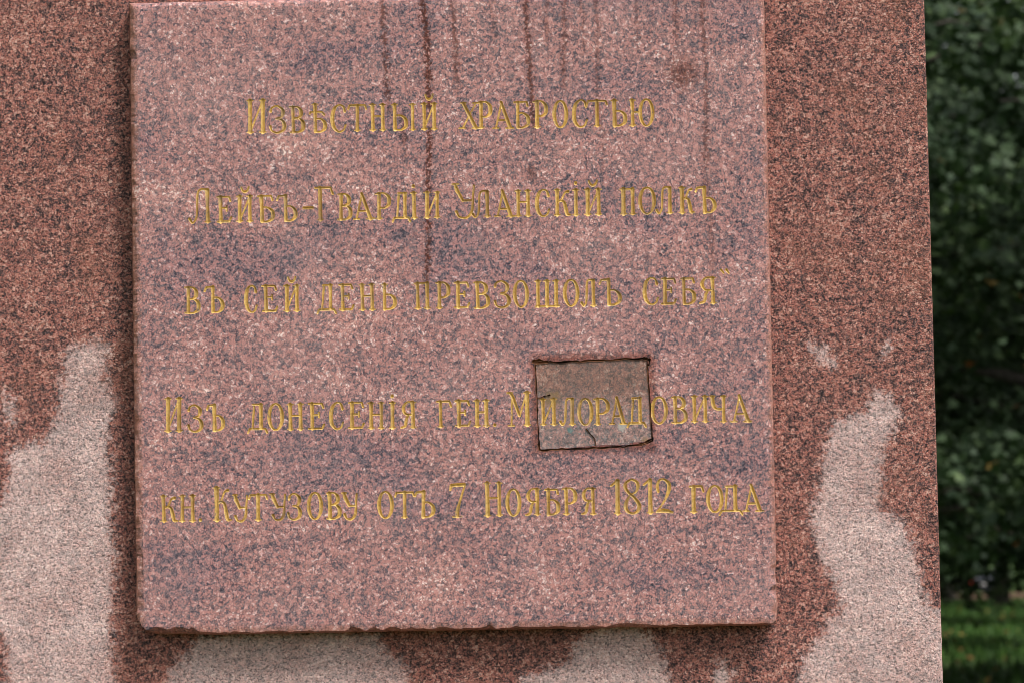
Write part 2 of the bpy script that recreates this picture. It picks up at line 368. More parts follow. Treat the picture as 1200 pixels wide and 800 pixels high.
# word = list of (glyph, x0, x1[, extra height below, above]); line = baseline end points, small and big cap height
LINES = [
 (((340, 155.6), (700, 148.5)), 31.5, 40, [
  [('И', 289, 312, 1), ('З', 316, 334.5), ('В', 340, 356.5), ('Ѣ', 363, 382), ('С', 388, 405.5), ('Т', 408, 429), ('Н', 433.5, 452), ('Ь', 458, 477), ('І', 478, 489), ('Й', 494, 512)],
  [('Х', 540, 560), ('Р', 560, 576), ('А', 578, 600), ('Б', 603, 620), ('Р', 625.5, 641.5), ('О', 649, 664.5), ('С', 671, 688), ('Т', 688, 711.5), ('Ь', 715.5, 734), ('Ю', 738, 765)]]),
 (((255, 261), (828, 249.6)), 31, 40, [
  [('Л', 221, 249, 1), ('Е', 255, 271), ('Й', 277.5, 296), ('Б', 303, 321), ('Ъ', 325, 348)],
  [('-', 356, 366)],
  [('Г', 370, 391, 1), ('В', 396, 411.5), ('А', 415, 437), ('Р', 440, 457.5), ('Д', 460, 480), ('Ї', 481, 490), ('И', 497, 515.5)],
  [('У', 532, 557, 1), ('Л', 553, 575.5), ('А', 580, 601), ('Н', 604, 622), ('С', 627.5, 643.5), ('К', 649, 668), ('Ї', 670, 679.5), ('Й', 685, 705)],
  [('П', 727, 744.5), ('О', 749, 767), ('Л', 769, 789), ('К', 796, 812.5), ('Ъ', 816, 839)]]),
 (((222, 367.2), (838, 356)), 31, 40, [
  [('В', 217, 233.5), ('Ъ', 240, 262.5)],
  [('С', 287.5, 301.5), ('Е', 308, 325), ('Й', 333, 351)],
  [('Д', 372, 393), ('Е', 398, 414), ('Н', 421.5, 439.5), ('Ь', 446, 464)],
  [('П', 486, 504), ('Р', 511, 526.5), ('Е', 533, 550), ('В', 556, 573), ('З', 579, 597.5), ('О', 602.5, 618.5), ('Ш', 627, 655), ('О', 661.5, 678), ('Л', 681, 699), ('Ъ', 703, 728)],
  [('С', 754, 771.5), ('Е', 775.5, 792), ('Б', 798, 814.5), ('Я', 820, 839.5)],
  [('“', 844, 858, 2)]]),
 (((200, 505.5), (870, 494)), 31, 40, [
  [('И', 193, 213.5, 1), ('З', 220, 237), ('Ъ', 243, 263)],
  [('Д', 290, 312), ('О', 314.5, 331), ('Н', 337, 355.5), ('Е', 362, 380), ('С', 386, 402), ('Е', 408.5, 426), ('Н', 431.5, 450), ('Ї', 455, 464.5), ('Я', 470, 487.5)],
  [('Г', 512, 529), ('Е', 534, 551), ('Н', 556, 573), ('.', 578, 582)],
  [('М', 596, 622, 1)],
  [('И', 633, 652.5), ('Л', 656, 674), ('О', 678, 694), ('Р', 696, 713.5), ('А', 715, 732.5), ('Д', 735, 756)],
  [('О', 763.5, 781), ('В', 787.5, 804.5), ('И', 810, 830), ('Ч', 833, 853), ('А', 857, 879)]]),
 (((200, 611), (890, 598.7)), 31, 40, [
  [('К', 188, 207.5), ('Н', 210, 229), ('.', 232, 237)],
  [('К', 250, 270, 1), ('У', 274, 290), ('Т', 292, 313), ('У', 318, 335), ('З', 337, 352.5), ('О', 361, 377), ('В', 383, 399), ('У', 402, 419)],
  [('О', 443.5, 460), ('Т', 463, 485), ('Ъ', 486, 509.5)],
  [('7', 528, 546, 1)],
  [('Н', 567.5, 589, 1), ('О', 594, 609.5), ('Я', 616, 633), ('Б', 639, 655), ('Р', 660, 675.5), ('Я', 681.5, 698.5)],
  [('1', 715, 729, 1), ('8', 732, 751, 1), ('1', 754, 767, 1), ('2', 769, 786.5, 1)],
  [('Г', 808.5, 825), ('О', 829, 846.5), ('Д', 843, 869), ('А', 871, 893)]]),
]
PATCH = [(627, 425.5), (758, 419.5), (764.5, 516), (632, 527)]

# outline of the tablet in metres on the plane y = 0
def side(p, q): return (at(*p, 0)[0] + at(*q, 0)[0]) / 2
X0, X1 = side((150, 60), (159.5, 700)), side((896.5, 30), (910, 700))
Z1 = at(154, 3, 0)[2]; Z0 = (at(250, 742, 0)[2] + at(860, 733.5, 0)[2]) / 2
INS = 10 * PX
RX0, RX1, RZ0, RZ1 = X0 + INS, X1 - INS, Z0 + INS, Z1 - INS
B = 8
CELL0 = .52 * PX
nbx = int(round((RX1 - RX0) / (CELL0 * B))); nbz = int(round((RZ1 - RZ0) / (CELL0 * B)))
NX, NZ = nbx * B, nbz * B
gx = np.linspace(RX0, RX1, NX + 1); gz = np.linspace(RZ0, RZ1, NZ + 1)
FLD = np.full((NZ + 1, NX + 1), 4.0, np.float32); OWN = np.zeros((NZ + 1, NX + 1), np.int16)

def stamp(segs, owner, scale=1.0):
    """segs: (ax, az, bx, bz, ra, rb) in metres; carve their union into the field (pixels)"""
    for ax, az, bx, bz, ra, rb in segs:
        m = max(ra, rb) + 3.2 * PX
        i0, i1 = np.searchsorted(gx, [min(ax, bx) - m, max(ax, bx) + m]); j0, j1 = np.searchsorted(gz, [min(az, bz) - m, max(az, bz) + m])
        if i1 <= i0 or j1 <= j0: continue
        XX, ZZ = gx[None, i0:i1], gz[j0:j1, None]
        d, t = seg_dist(XX, ZZ, ax, az, bx, bz)
        f = ((d - (ra + (rb - ra) * t)) / PX).astype(np.float32)
        cur = FLD[j0:j1, i0:i1]; w = f < cur
        FLD[j0:j1, i0:i1] = np.where(w, f, cur)
        ow = OWN[j0:j1, i0:i1]; ow[w] = owner

def rad(k): return (TN + (TK - TN) * k) * PX
words = []          # owner index -> (parent kind)
wid = 0
for (pa, pb), hs_, hb_, wl in LINES:
    A, Bp = at(*pa, 0), at(*pb, 0)
    sl = (Bp[2] - A[2]) / (Bp[0] - A[0])
    for wd in wl:
        wid += 1; words.append(wid)
        for g in wd:
            ch, xa, xb = g[:3]; mode = g[3] if len(g) > 3 else 0
            h = (hb_ if mode == 1 else hs_) * PX
            ym = pa[1] + (pb[1] - pa[1]) * ((xa + xb) / 2 - pa[0]) / (pb[0] - pa[0])
            wx0, wx1 = at(xa, ym - 15, 0)[0], at(xb, ym - 15, 0)[0]
            zb = A[2] + sl * ((wx0 + wx1) / 2 - A[0]) + rng.normal(0, .25) * PX
            if mode == 2: h = 9 * PX; zb = at(xa, 325, 0)[2]
            tilt = rng.normal(0, .008); jit = lambda: rng.normal(0, .18) * PX
            def Pt(x, y):
                return wx0 + x * (wx1 - wx0) + tilt * y * h, zb + y * h
            segs = []
            for s_ in G[ch]:
                if s_[0] == 'stem':
                    _, x, y0, y1, sv, k = s_
                    a, b = Pt(x, y0), Pt(x, y1); r = rad(.78 * k) * (1 + rng.normal(0, .06))
                    if mode == 1: r *= 1.12
                    dx = jit()
                    m_ = ((a[0] + b[0]) / 2, (a[1] + b[1]) / 2)
                    segs += [(a[0], a[1], m_[0], m_[1], r * 1.08, r * .93), (m_[0], m_[1], b[0] + dx, b[1], r * .93, r * 1.1)]
                    for bit, e in ((1, a), (2, b)):
                        if sv & bit: segs.append((e[0] - r - 1.3 * PX, e[1], e[0] + r + 1.3 * PX, e[1] + jit() * .5, rad(0) * .75, rad(0) * .75))
                else:
                    pts = cr(s_[1]) if s_[0] == 'curve' else s_[1]
                    j = (jit(), jit())
                    q = [(*Pt(p[0], p[1]), rad(max(0, p[2] * .95))) for p in pts]
                    for (ax, az, ra), (bx, bz, rb) in zip(q, q[1:]):
                        segs.append((ax + j[0], az + j[1], bx + j[0], bz + j[1], ra, rb))
            stamp(segs, wid)
NW = wid
JOINT = NW + 1
# open joint round the set-in repair stone, a chipped corner and the crack across it
pw = [tuple(at(x, y, 0)[[0, 2]]) for x, y in PATCH]
def rough_line(pts, r0, amp):
    segs = []
    for (ax, ay), (bx, by) in zip(pts, pts[1:]):
        n = max(2, int(math.hypot(bx - ax, by - ay) / 5))
        prev = None
        for k in range(n + 1):
            t = k / n
            p = at(ax + (bx - ax) * t + (rng.normal(0, .22) if 0 < k < n else 0), ay + (by - ay) * t + (rng.normal(0, .45) if 0 < k < n else 0), 0)
            r = max(.35, r0 * .84 + rng.normal(0, amp)) * PX
            if prev is not None: segs.append((prev[0], prev[1], p[0], p[2], prev[2], r))
            prev = (p[0], p[2], r)
    return segs
js = rough_line([(627, 425.5), (640, 424.5), (700, 422), (758, 419.5)], 1.35, .25)
js += rough_line([(758, 419.5), (761, 460), (764.5, 516)], .85, .3)
js += rough_line([(764.5, 516), (752, 521), (700, 524.5), (632, 527)], 1.15, .3)
js += rough_line([(632, 527), (629.5, 475), (627, 425.5)], .95, .3)
js += rough_line([(625.5, 423.5), (632, 421.5), (640, 423)], 1.7, .4)
js += rough_line([(755, 420), (761, 421), (760, 428)], 1.5, .4)
js += rough_line([(630, 520), (633, 527), (642, 527)], 1.5, .3)
js += rough_line([(627, 424.5), (641, 423.6)], 2.4, .3)
js += rough_line([(764, 505), (764.5, 514), (757, 518), (750, 519.5)], 1.0, .4)
js += rough_line([(687, 502), (692, 508), (697, 514), (698.5, 524)], .75, .25)
js += rough_line([(629, 466), (638, 464), (644, 462.5)], .6, .25)
stamp(js, JOINT)

# ---- cut the field into stone and groove triangles
inP = poly_sdf(*[a.astype(float) for a in np.meshgrid(gx, gz)], pw) < 0
blk = FLD[:-1, :-1].reshape(nbz, B, nbx, B).min((1, 3))
bmin = np.minimum.reduce([blk, FLD[1:, 1:].reshape(nbz, B, nbx, B).min((1, 3)), FLD[1:, :-1].reshape(nbz, B, nbx, B).min((1, 3)), FLD[:-1, 1:].reshape(nbz, B, nbx, B).min((1, 3))])
fineb = bmin < .02
stoneQ = {False: [], True: []}
for j in range(nbz):
    i = 0
    while i < nbx:
        if fineb[j, i]: i += 1; continue
        p = bool(inP[j * B + 4, i * B + 4]); k = i
        while k < nbx and not fineb[j, k] and bool(inP[j * B + 4, k * B + 4]) == p and k - i < 12: k += 1
        stoneQ[p].append((gx[i * B], gx[k * B], gz[j * B], gz[(j + 1) * B])); i = k
cj, ci = np.nonzero(np.kron(fineb, np.ones((B, B), bool)))
def vert(j, i): return np.stack([gx[i], gz[j], FLD[j, i], OWN[j, i]], -1)
a, b, c, d = vert(cj, ci), vert(cj, ci + 1), vert(cj + 1, ci + 1), vert(cj + 1, ci)
TR = np.concatenate([np.stack([a, b, c], 1), np.stack([a, c, d], 1)])      # (n,3,4)
TR[:, :, 2][np.abs(TR[:, :, 2]) < 1e-4] = 1e-4
neg = TR[:, :, 2] < 0; cnt = neg.sum(1)
out_t = [TR[cnt == 0]]; in_t = [TR[cnt == 3]]
def rot(tr, k): return np.stack([tr[np.arange(len(tr)), (k + m) % 3] for m in range(3)], 1)
def cross(p, q):
    t = (p[:, 2] / (p[:, 2] - q[:, 2]))[:, None]
    r = p + (q - p) * t; r[:, 2] = 0; r[:, 3] = np.where(p[:, 2] < q[:, 2], p[:, 3], q[:, 3]); return r
for want, one, two in ((1, in_t, out_t), (2, out_t, in_t)):
    t = TR[cnt == want]; n_ = neg[cnt == want]
    k = np.argmax(n_ if want == 1 else ~n_, 1); t = rot(t, k)
    p, q = cross(t[:, 0], t[:, 1]), cross(t[:, 0], t[:, 2])
    one.append(np.stack([t[:, 0], p, q], 1)); two.append(np.stack([p, t[:, 1], t[:, 2]], 1)); two.append(np.stack([p, t[:, 2], q], 1))
out_t = np.concatenate(out_t); in_t = np.concatenate(in_t)
def weld(tri3):
    v = tri3.reshape(-1, 3); key = np.round(v * 2e5).astype(np.int64)
    h = key[:, 0] * 73856093 ^ key[:, 1] * 19349663 ^ key[:, 2] * 83492791
    _, first, inv = np.unique(h, return_index=True, return_inverse=True)
    f = inv.reshape(-1, 3); ok = (f[:, 0] != f[:, 1]) & (f[:, 1] != f[:, 2]) & (f[:, 0] != f[:, 2])
    return v[first], f[ok]
cen = out_t[:, :, :2].mean(1)
outP = poly_sdf(cen[:, 0], cen[:, 1], pw) < 0
own = np.round(np.take_along_axis(in_t[:, :, 3], np.argmin(in_t[:, :, 2], 1)[:, None], 1)[:, 0]).astype(int)

# ---- materials of the tablet
def drips(M, co, grain):
    """rusty runs left by water, each with its own place, length and strength"""
    x, y, z = M.sep(co)
    wig = M.noise(M.mapping(co, (.5, 1, 1)), 150, 3, .7); wig2 = M.noise(M.mapping(co, (3, 1, .6)), 7, 1, .5)
    off = M.math('ADD', M.math('MULTIPLY_ADD', wig, .026, -.013), M.math('MULTIPLY_ADD', wig2, .016, -.008))
    xx = M.math('ADD', x, off)
    spot = M.noise(co, 210, 3, .6)
    gj = M.math('MULTIPLY_ADD', grain, 3.6 * PX, -1.8 * PX)
    tot = None
    for (xa, ya), (xb, yb), w, s in (((448, 0), (458, 140), 1.9, .8), ((472, 132), (477, 197), 1.5, .6), ((496, 0), (504, 150), 2.4, 1.0), ((504, 150), (499, 346), 2.0, 1.0),
                                     ((529, 0), (538, 112), 2.1, .7), ((615, 0), (626, 165), 2.1, .9), ((622, 195), (625, 212), 4.0, .6), ((662, 0), (660, 118), 1.8, .65), ((697, 0), (702, 165), 1.7, .55),
                                     ((576, 0), (578, 62), 1.5, .4), ((641, 0), (643, 66), 1.6, .5), ((680, 0), (684, 84), 1.5, .45), ((746, 0), (748, 70), 1.6, .4), ((708, 150), (706, 214), 1.5, .4), ((792, 0), (792, 70), 2.0, .55), ((823, 0), (828, 210), 2.1, .65), ((828, 210), (836, 330), 2.0, .45)):
        a, b = at(xa, ya, 0), at(xb, yb, 0)
        k = (b[0] - a[0]) / (b[2] - a[2])
        d = M.math('ABSOLUTE', M.math('SUBTRACT', xx, M.math('MULTIPLY_ADD', z, k, a[0] - k * a[2])))
        d = M.math('ADD', d, gj)
        m = M.math('MAXIMUM', M.step(d, w * 1.4 * PX, w * .95 * PX), M.math('MULTIPLY', M.step(d, w * 4.2 * PX, w * 1.0 * PX), .24))
        m = M.math('MULTIPLY', m, M.step(z, b[2] - .012, b[2] + .05 * (.3 if yb - ya < 60 else 1)))
        if ya > 0: m = M.math('MULTIPLY', m, M.step(z, a[2] + .008, a[2] - .008))
        m = M.math('MULTIPLY', m, s)
        tot = m if tot is None else M.math('MAXIMUM', tot, m)
    tot = M.math('MULTIPLY', tot, M.step(spot, .34, .46))
    p = at(800, 86, 0)
    dd = M.math('SQRT', M.math('ADD', M.math('POWER', M.math('SUBTRACT', x, p[0]), 2.0), M.math('POWER', M.math('SUBTRACT', z, p[2]), 2.0)))
    blot = M.math('MULTIPLY', M.step(M.math('ADD', dd, M.math('MULTIPLY_ADD', wig, .06, -.03)), .046, .010), M.step(spot, .36, .50))
    return M.math('MAXIMUM', tot, M.math('MULTIPLY', blot, .8))

def tablet_granite(name, patch=False):
    M = Mat(name); co = M.coord(); x, y, z = M.sep(co)
    c, v, fine = granite_color(M, co, .0053, .24, 11.7 if patch else 0.0, (1, 1, 1), 1.26, .045, .40)
    veil = M.noise(co, 5.5, 3, .55)
    c = M.mix(M.math('MULTIPLY', M.step(veil, .45, .75), .10), c, (.46, .35, .35))
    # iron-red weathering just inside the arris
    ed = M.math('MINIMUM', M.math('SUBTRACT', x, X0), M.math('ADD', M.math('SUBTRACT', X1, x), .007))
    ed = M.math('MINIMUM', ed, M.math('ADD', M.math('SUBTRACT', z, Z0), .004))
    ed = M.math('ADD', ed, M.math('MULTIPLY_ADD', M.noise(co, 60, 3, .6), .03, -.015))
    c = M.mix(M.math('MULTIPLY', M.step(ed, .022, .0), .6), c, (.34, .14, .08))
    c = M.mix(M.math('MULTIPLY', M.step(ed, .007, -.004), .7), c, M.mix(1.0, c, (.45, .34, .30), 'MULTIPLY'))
    if patch:
        zt = (pw[0][1] + pw[3][1]) / 2
        dirt = M.math('MULTIPLY', M.step(M.math('ADD', z, M.math('MULTIPLY_ADD', M.noise(co, 40, 3, .6), .09, -.045)), zt - .02, zt + .035), .62)
        c = M.mix(.20, c, (.31, .29, .28)); c = M.mix(.9, c, (.84, .84, .80), 'MULTIPLY'); c = M.mix(M.math('MULTIPLY', M.step(M.noise(co, 75, 4, .7), .55, .70), .6), c, (.42, .39, .37)); c = M.mix(M.math('MULTIPLY', M.step(M.noise(M.mapping(co, (1, 1, 1), (4, 4, 4)), 80, 4, .7), .55, .68), .7), c, (.07, .055, .05)); c = M.mix(M.math('MULTIPLY', dirt, .25), c, (.22, .125, .08)); c = M.mix(dirt, c, (.66, .54, .46), 'MULTIPLY')
        for (px_, py_, r, col) in ((648, 467, .020, (.20, .13, .05)), (757, 519, .013, (.25, .15, .05)), (668, 504, .007, (.07, .22, .22)), (729, 500, .010, (.45, .44, .40))):
            p = at(px_, py_, 0)
            dd = M.math('SQRT', M.math('ADD', M.math('POWER', M.math('SUBTRACT', x, p[0]), 2.0), M.math('POWER', M.math('SUBTRACT', z, p[2]), 2.0)))
            dd = M.math('ADD', dd, M.math('MULTIPLY_ADD', M.noise(co, 90, 3, .6), r * 1.6, -r * .8))
            c = M.mix(M.math('MULTIPLY', M.step(dd, r, r * .4), .6), c, col)
        M.set(color=c, rough=.5, spec=.3)
    else:
        # rust bleeding out of the joint round the repair stone
        c = M.mix(M.math('MULTIPLY', drips(M, co, fine), .92), c, M.mix(M.step(M.noise(co, 190, 3, .65), .45, .68), (.042, .011, .007), (.20, .055, .032)))
        cx_, cz_ = sum(p[0] for p in pw) / 4, sum(p[1] for p in pw) / 4
        hx, hz = (pw[1][0] - pw[0][0]) / 2 + .004, (pw[0][1] - pw[3][1]) / 2 + .004
        dx = M.math('SUBTRACT', M.math('ABSOLUTE', M.math('SUBTRACT', x, cx_)), hx); dz = M.math('SUBTRACT', M.math('ABSOLUTE', M.math('SUBTRACT', z, cz_)), hz)
        dj = M.math('ADD', M.math('MAXIMUM', dx, dz), M.math('MULTIPLY_ADD', M.noise(co, 70, 3, .6), .02, -.010))
        c = M.mix(M.math('MULTIPLY', M.step(dj, .016, -.002), .9), c, M.mix(1.0, c, (.50, .34, .29), 'MULTIPLY'))
        M.set(color=c, rough=M.math('MULTIPLY_ADD', M.noise(co, 160, 2, .5), .3, .40), spec=.14)
    M.bump(M.math('ADD', M.math('MULTIPLY', v, .5), M.noise(co, 400, 2, .6)), .0007, .5)
    return M.m
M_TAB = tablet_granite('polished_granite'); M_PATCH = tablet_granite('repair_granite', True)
def gold():
    M = Mat('old_gilding'); co = M.coord()
    n = M.noise(co, 240, 3, .6); n2 = M.noise(co, 30, 3, .6)
    c = M.ramp(n, [(.25, (.38, .24, .075)), (.5, (.68, .45, .14)), (.75, (.90, .71, .36))])
    c = M.mix(M.math('MULTIPLY', M.step(M.noise(co, 9, 3, .6), .5, .68), .6), c, (.33, .19, .07))
    wear = M.math('MAXIMUM', M.step(M.math('ADD', n, n2), 1.14, 1.30), M.math('MULTIPLY', M.step(M.noise(co, 13, 4, .65), .55, .68), .6))
    c = M.mix(wear, c, (.27, .18, .13))
    M.set(color=c, rough=M.math('MULTIPLY_ADD', n, .2, .26), metal=M.math('MULTIPLY_ADD', wear, -.3, .35))
    M.bump(n, .0009, .5); return M.m
M_GOLD = gold()
def joint_mat():
    M = Mat('joint_dirt'); co = M.coord(); n = M.noise(co, 120, 3, .6)
    x, y, z = M.sep(co); n2 = M.noise(co, 26, 3, .6)
    c = M.ramp(n, [(.3, (.016, .009, .007)), (.55, (.055, .026, .016)), (.75, (.14, .055, .03))])
    c = M.mix(M.math('MULTIPLY', M.step(n2, .42, .60), .85), c, (.23, .10, .05))
    M.set(color=c, rough=.9, spec=.2); return M.m
M_JOINT = joint_mat()

# ---- assemble
TAB = empty('inscription_tablet', (0, 0, 0))
tag(TAB, 'polished pink granite tablet with gilded Cyrillic inscription fixed on the obelisk face', 'tablet')
def stone_mesh(isP):
    t = out_t[outP == isP]; v3 = np.stack([t[:, :, 0], np.zeros(t.shape[:2]), t[:, :, 1]], -1)
    V, F = weld(v3)
    Q = np.array(stoneQ[isP]); n0 = len(V)
    qv = np.stack([np.stack([Q[:, 0], Q[:, 2]], 1), np.stack([Q[:, 1], Q[:, 2]], 1), np.stack([Q[:, 1], Q[:, 3]], 1), np.stack([Q[:, 0], Q[:, 3]], 1)], 1).reshape(-1, 2)
    V = np.concatenate([V, np.stack([qv[:, 0], np.zeros(len(qv)), qv[:, 1]], -1)])
    return V, [F, n0 + np.arange(len(qv)).reshape(-1, 4)]
V, PL = stone_mesh(False)
# rim: straight inner ring, broken arris, sides back to the obelisk
def rim():
    seq = []
    stp = 2.2 * PX
    def run(ax, az, bx, bz, nx_, nz_):
        n = int(math.hypot(bx - ax, bz - az) / stp)
        for k in range(n): seq.append((ax + (bx - ax) * k / n, az + (bz - az) * k / n, nx_, nz_, k / n))
    run(RX0, RZ0, RX1, RZ0, 0, -1); run(RX1, RZ0, RX1, RZ1, 1, 0); run(RX1, RZ1, RX0, RZ1, 0, 1); run(RX0, RZ1, RX0, RZ0, -1, 0)
    P_ = np.array(seq); n = len(P_)
    s = np.arange(n) * 2.2
    isb = P_[:, 3] == -1; isr = P_[:, 2] == 1; isl = P_[:, 2] == -1
    # spread the outer rings to the corners
    def grow(o):
        cx_, cz_ = (RX0 + RX1) / 2, (RZ0 + RZ1) / 2; hx, hz = (RX1 - RX0) / 2, (RZ1 - RZ0) / 2
        x = P_[:, 0] + P_[:, 2] * o * PX; z = P_[:, 1] + P_[:, 3] * o * PX
        # blend along the side so that corner points move diagonally
        wx = np.where(P_[:, 3] != 0, (P_[:, 0] - cx_) / hx, 0); wz = np.where(P_[:, 2] != 0, (P_[:, 1] - cz_) / hz, 0)
        e = lambda t: np.sign(t) * np.clip((np.abs(t) - .96) / .04, 0, 1)
        return x + e(wx) * o * PX, z + e(wz) * o * PX
    j1 = vnoise(s / 9, s * 0, 21); j2 = vnoise(s / 3.1, s * 0, 22); j3 = vnoise(s / 34, s * 0, 23)
    nick = np.clip((vnoise(s / 15, s * 0, 24) - .70) / .3, 0, 1)
    xpx = (P_[:, 0] - X0) / PX
    chip = np.zeros(n)
    for c0, c1, a in ((6, 76, 7.5), (250, 266, 3.0), (292, 312, 3.2), (405, 418, 2.5), (560, 590, 2.0)):
        t = np.clip((xpx - c0) / (c1 - c0), 0, 1); chip = np.maximum(chip, isb * a * np.maximum(0, np.sin(math.pi * t)) ** .6)
    zpx = (Z1 - P_[:, 1]) / PX
    for c0, c1, a in ((56, 74, 4.0), (640, 662, 2.0)):
        t = np.clip((zpx - c0) / (c1 - c0), 0, 1); chip = np.maximum(chip, isl * a * np.sin(math.pi * t))
    for c0, c1, a in ((676, 700, 5.0), (700, 716, 4.0)):
        t = np.clip((zpx - c0) / (c1 - c0), 0, 1); chip = np.maximum(chip, isr * a * np.sin(math.pi * t))
    rough = np.where(isb, 1.5, np.where(isr, 1.0, 1.7))
    j4 = vnoise(s / 5.2, s * 0, 27)
    chip = chip * (.65 + .6 * j4)
    o1 = np.where(isl, 5.6, np.where(isb, 9.0, 6.8)) - rough * (j1 * 1.2 + j2 * .8) - nick * 2.5 - chip
    o2 = 9.6 - rough * (.5 * j1 + .6 * j2) - nick * 1.0 - chip * .28
    o3 = 10.6 - rough * .5 * j1 - .25 * chip + .3 * j4
    rings = [grow(np.zeros(n)), grow(o1), grow(o2), grow(o3), grow(o3 - .3)]
    depth = [np.zeros(n), .3 + j2 * .6 + nick * .8, 2.6 + 2.0 * j1 + chip * (.6 + .7 * j2), 9 + 2 * j3 + chip, np.full(n, 36.0)]
    out = []
    for (x, z), dp in zip(rings, depth):
        # rounded, battered lower corners
        for (cxn, czn, sx, sz, r) in ((X0, Z0, 1, 1, 32 * PX), (X1, Z0, -1, 1, 12 * PX)):
            if dp[0] == 0 and dp.max() == 0: continue
            ux, uz = (x - cxn) * sx, (z - czn) * sz
            m = (ux < r) & (uz < r)
            vx, vz = r - ux, r - uz; L = np.hypot(vx, vz) + 1e-9
            k = np.where(m & (L > r), r / L, 1)
            x = np.where(m, cxn + sx * (r - vx * k), x); z = np.where(m, czn + sz * (r - vz * k), z)
        out.append(np.stack([x, dp * PX, z], -1))
    return np.concatenate(out), n
RV, rn = rim()
b0 = len(V); rq = []
for r in range(4):
    k = np.arange(rn); k2 = (k + 1) % rn
    rq.append(np.stack([b0 + r * rn + k, b0 + (r + 1) * rn + k, b0 + (r + 1) * rn + k2, b0 + r * rn + k2], -1))
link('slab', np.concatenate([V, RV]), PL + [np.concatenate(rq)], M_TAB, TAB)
V, PL = stone_mesh(True)
repair = link('repair_stone', V, PL, M_PATCH, TAB)
repair['label'] = 'small squared granite patch, browner than the slab, cracked at its lower edge'
PATCH_WORD = None
def groove(owner, name, mat, parent, slope, maxd, smooth):
    t = in_t[own == owner]
    dep = np.minimum(-t[:, :, 2] * slope, maxd) * PX
    v3 = np.stack([t[:, :, 0], np.maximum(dep, 0), t[:, :, 1]], -1)
    V, F = weld(v3); return link(name, V, F, mat, parent, smooth)
LAB = ['ИЗВѢСТНЫЙ', 'ХРАБРОСТЬЮ', 'ЛЕЙБЪ', '-', 'ГВАРДІИ', 'УЛАНСКІЙ', 'ПОЛКЪ', 'ВЪ', 'СЕЙ', 'ДЕНЬ', 'ПРЕВЗОШОЛЪ', 'СЕБЯ', '“', 'ИЗЪ', 'ДОНЕСЕНІЯ', 'ГЕН.', 'М', 'ИЛОРАД', 'ОВИЧА', 'КН.', 'КУТУЗОВУ', 'ОТЪ', '7', 'НОЯБРЯ', '1812', 'ГОДА']
for k in words:
    t_ = LAB[k - 1]
    nm = 'gilded_hyphen' if t_ == '-' else 'gilded_quotation_mark' if t_ == '“' else 'gilded_letter' if t_ == 'М' else 'gilded_number' if t_[0] in '17' else 'gilded_word'
    groove(k, nm, M_GOLD, repair if t_ == 'ИЛОРАД' else TAB, 1.35, 2.6, False)
groove(JOINT, 'joint', M_JOINT, TAB, 3.0, 4.0, False)
repair.location.y = .0016

# ------------------------------------------------------------------ ground, path
def ground_z(x, y):
    d = np.hypot(x - CX, y)
    return GROUND_TOP * np.clip(1 - (d - 11) / 22, 0, 1) ** 2 * (3 - 2 * np.clip(1 - (d - 11) / 22, 0, 1))
def ground():
    xs = np.concatenate([np.linspace(-900, -60, 15), np.linspace(-50, 70, 61), np.linspace(80, 900, 15)])
    ys = np.concatenate([np.linspace(-300, -20, 8), np.linspace(-16, 60, 60), np.linspace(65, 300, 60), np.linspace(320, 1800, 12)])
    Yg, Xg = np.meshgrid(ys, xs, indexing='ij')
    Zg = ground_z(Xg, Yg) + .10 * (vnoise(Xg / 9, Yg / 9, 31) - .5) * np.clip((Yg - 40) / 30, 0, 1)
    n = len(xs); I = np.arange(len(xs) * len(ys)).reshape(len(ys), n)
    q = np.stack([I[:-1, :-1], I[:-1, 1:], I[1:, 1:], I[1:, :-1]], -1).reshape(-1, 4)
    M = Mat('meadow_ground'); co = M.coord()
    a = M.noise(co, .35, 4, .6); b_ = M.noise(M.mapping(co, (1, .25, 1)), 9, 4, .65)
    c = M.ramp(b_, [(.3, (.018, .030, .010)), (.5, (.046, .088, .020)), (.7, (.075, .130, .030))])
    c = M.mix(M.step(a, .55, .72), c, (.055, .050, .030))
    M.set(color=c, rough=.95, spec=.15); M.bump(b_, .05, .6)
    o = link('ground', np.stack([Xg, Yg, Zg], -1).reshape(-1, 3), q, M.m, None, True)
    tag(o, 'shady park lawn behind the obelisk', 'ground', kind='structure')
    P = Mat('path_soil'); co = P.coord(); a = P.noise(co, 1.2, 5, .6)
    P.set(color=P.ramp(a, [(.3, (.055, .032, .022)), (.55, (.115, .062, .042)), (.75, (.15, .092, .062))]), rough=.95, spec=.15)
    xs = np.linspace(-120, 140, 131); rows = []
    for off, dz in ((0, .02), (1, .075), (32, .075), (33, .02)):
        yy = 186 + off + 2.2 * np.sin(xs * .045 + .4) + (vnoise(xs / 3, xs * 0 + off, 41) - .5) * 1.6
        rows.append(np.stack([xs, yy, ground_z(xs, yy) + .06 + dz * .6], -1))
    V = np.concatenate(rows); m = len(xs); I = np.arange(4 * m).reshape(4, m)
    q = np.stack([I[:-1, :-1], I[:-1, 1:], I[1:, 1:], I[1:, :-1]], -1).reshape(-1, 4)
    o = link('path', V, q, P.m, None, True); tag(o, 'reddish earth park path far behind the obelisk', 'path', kind='structure')
ground()

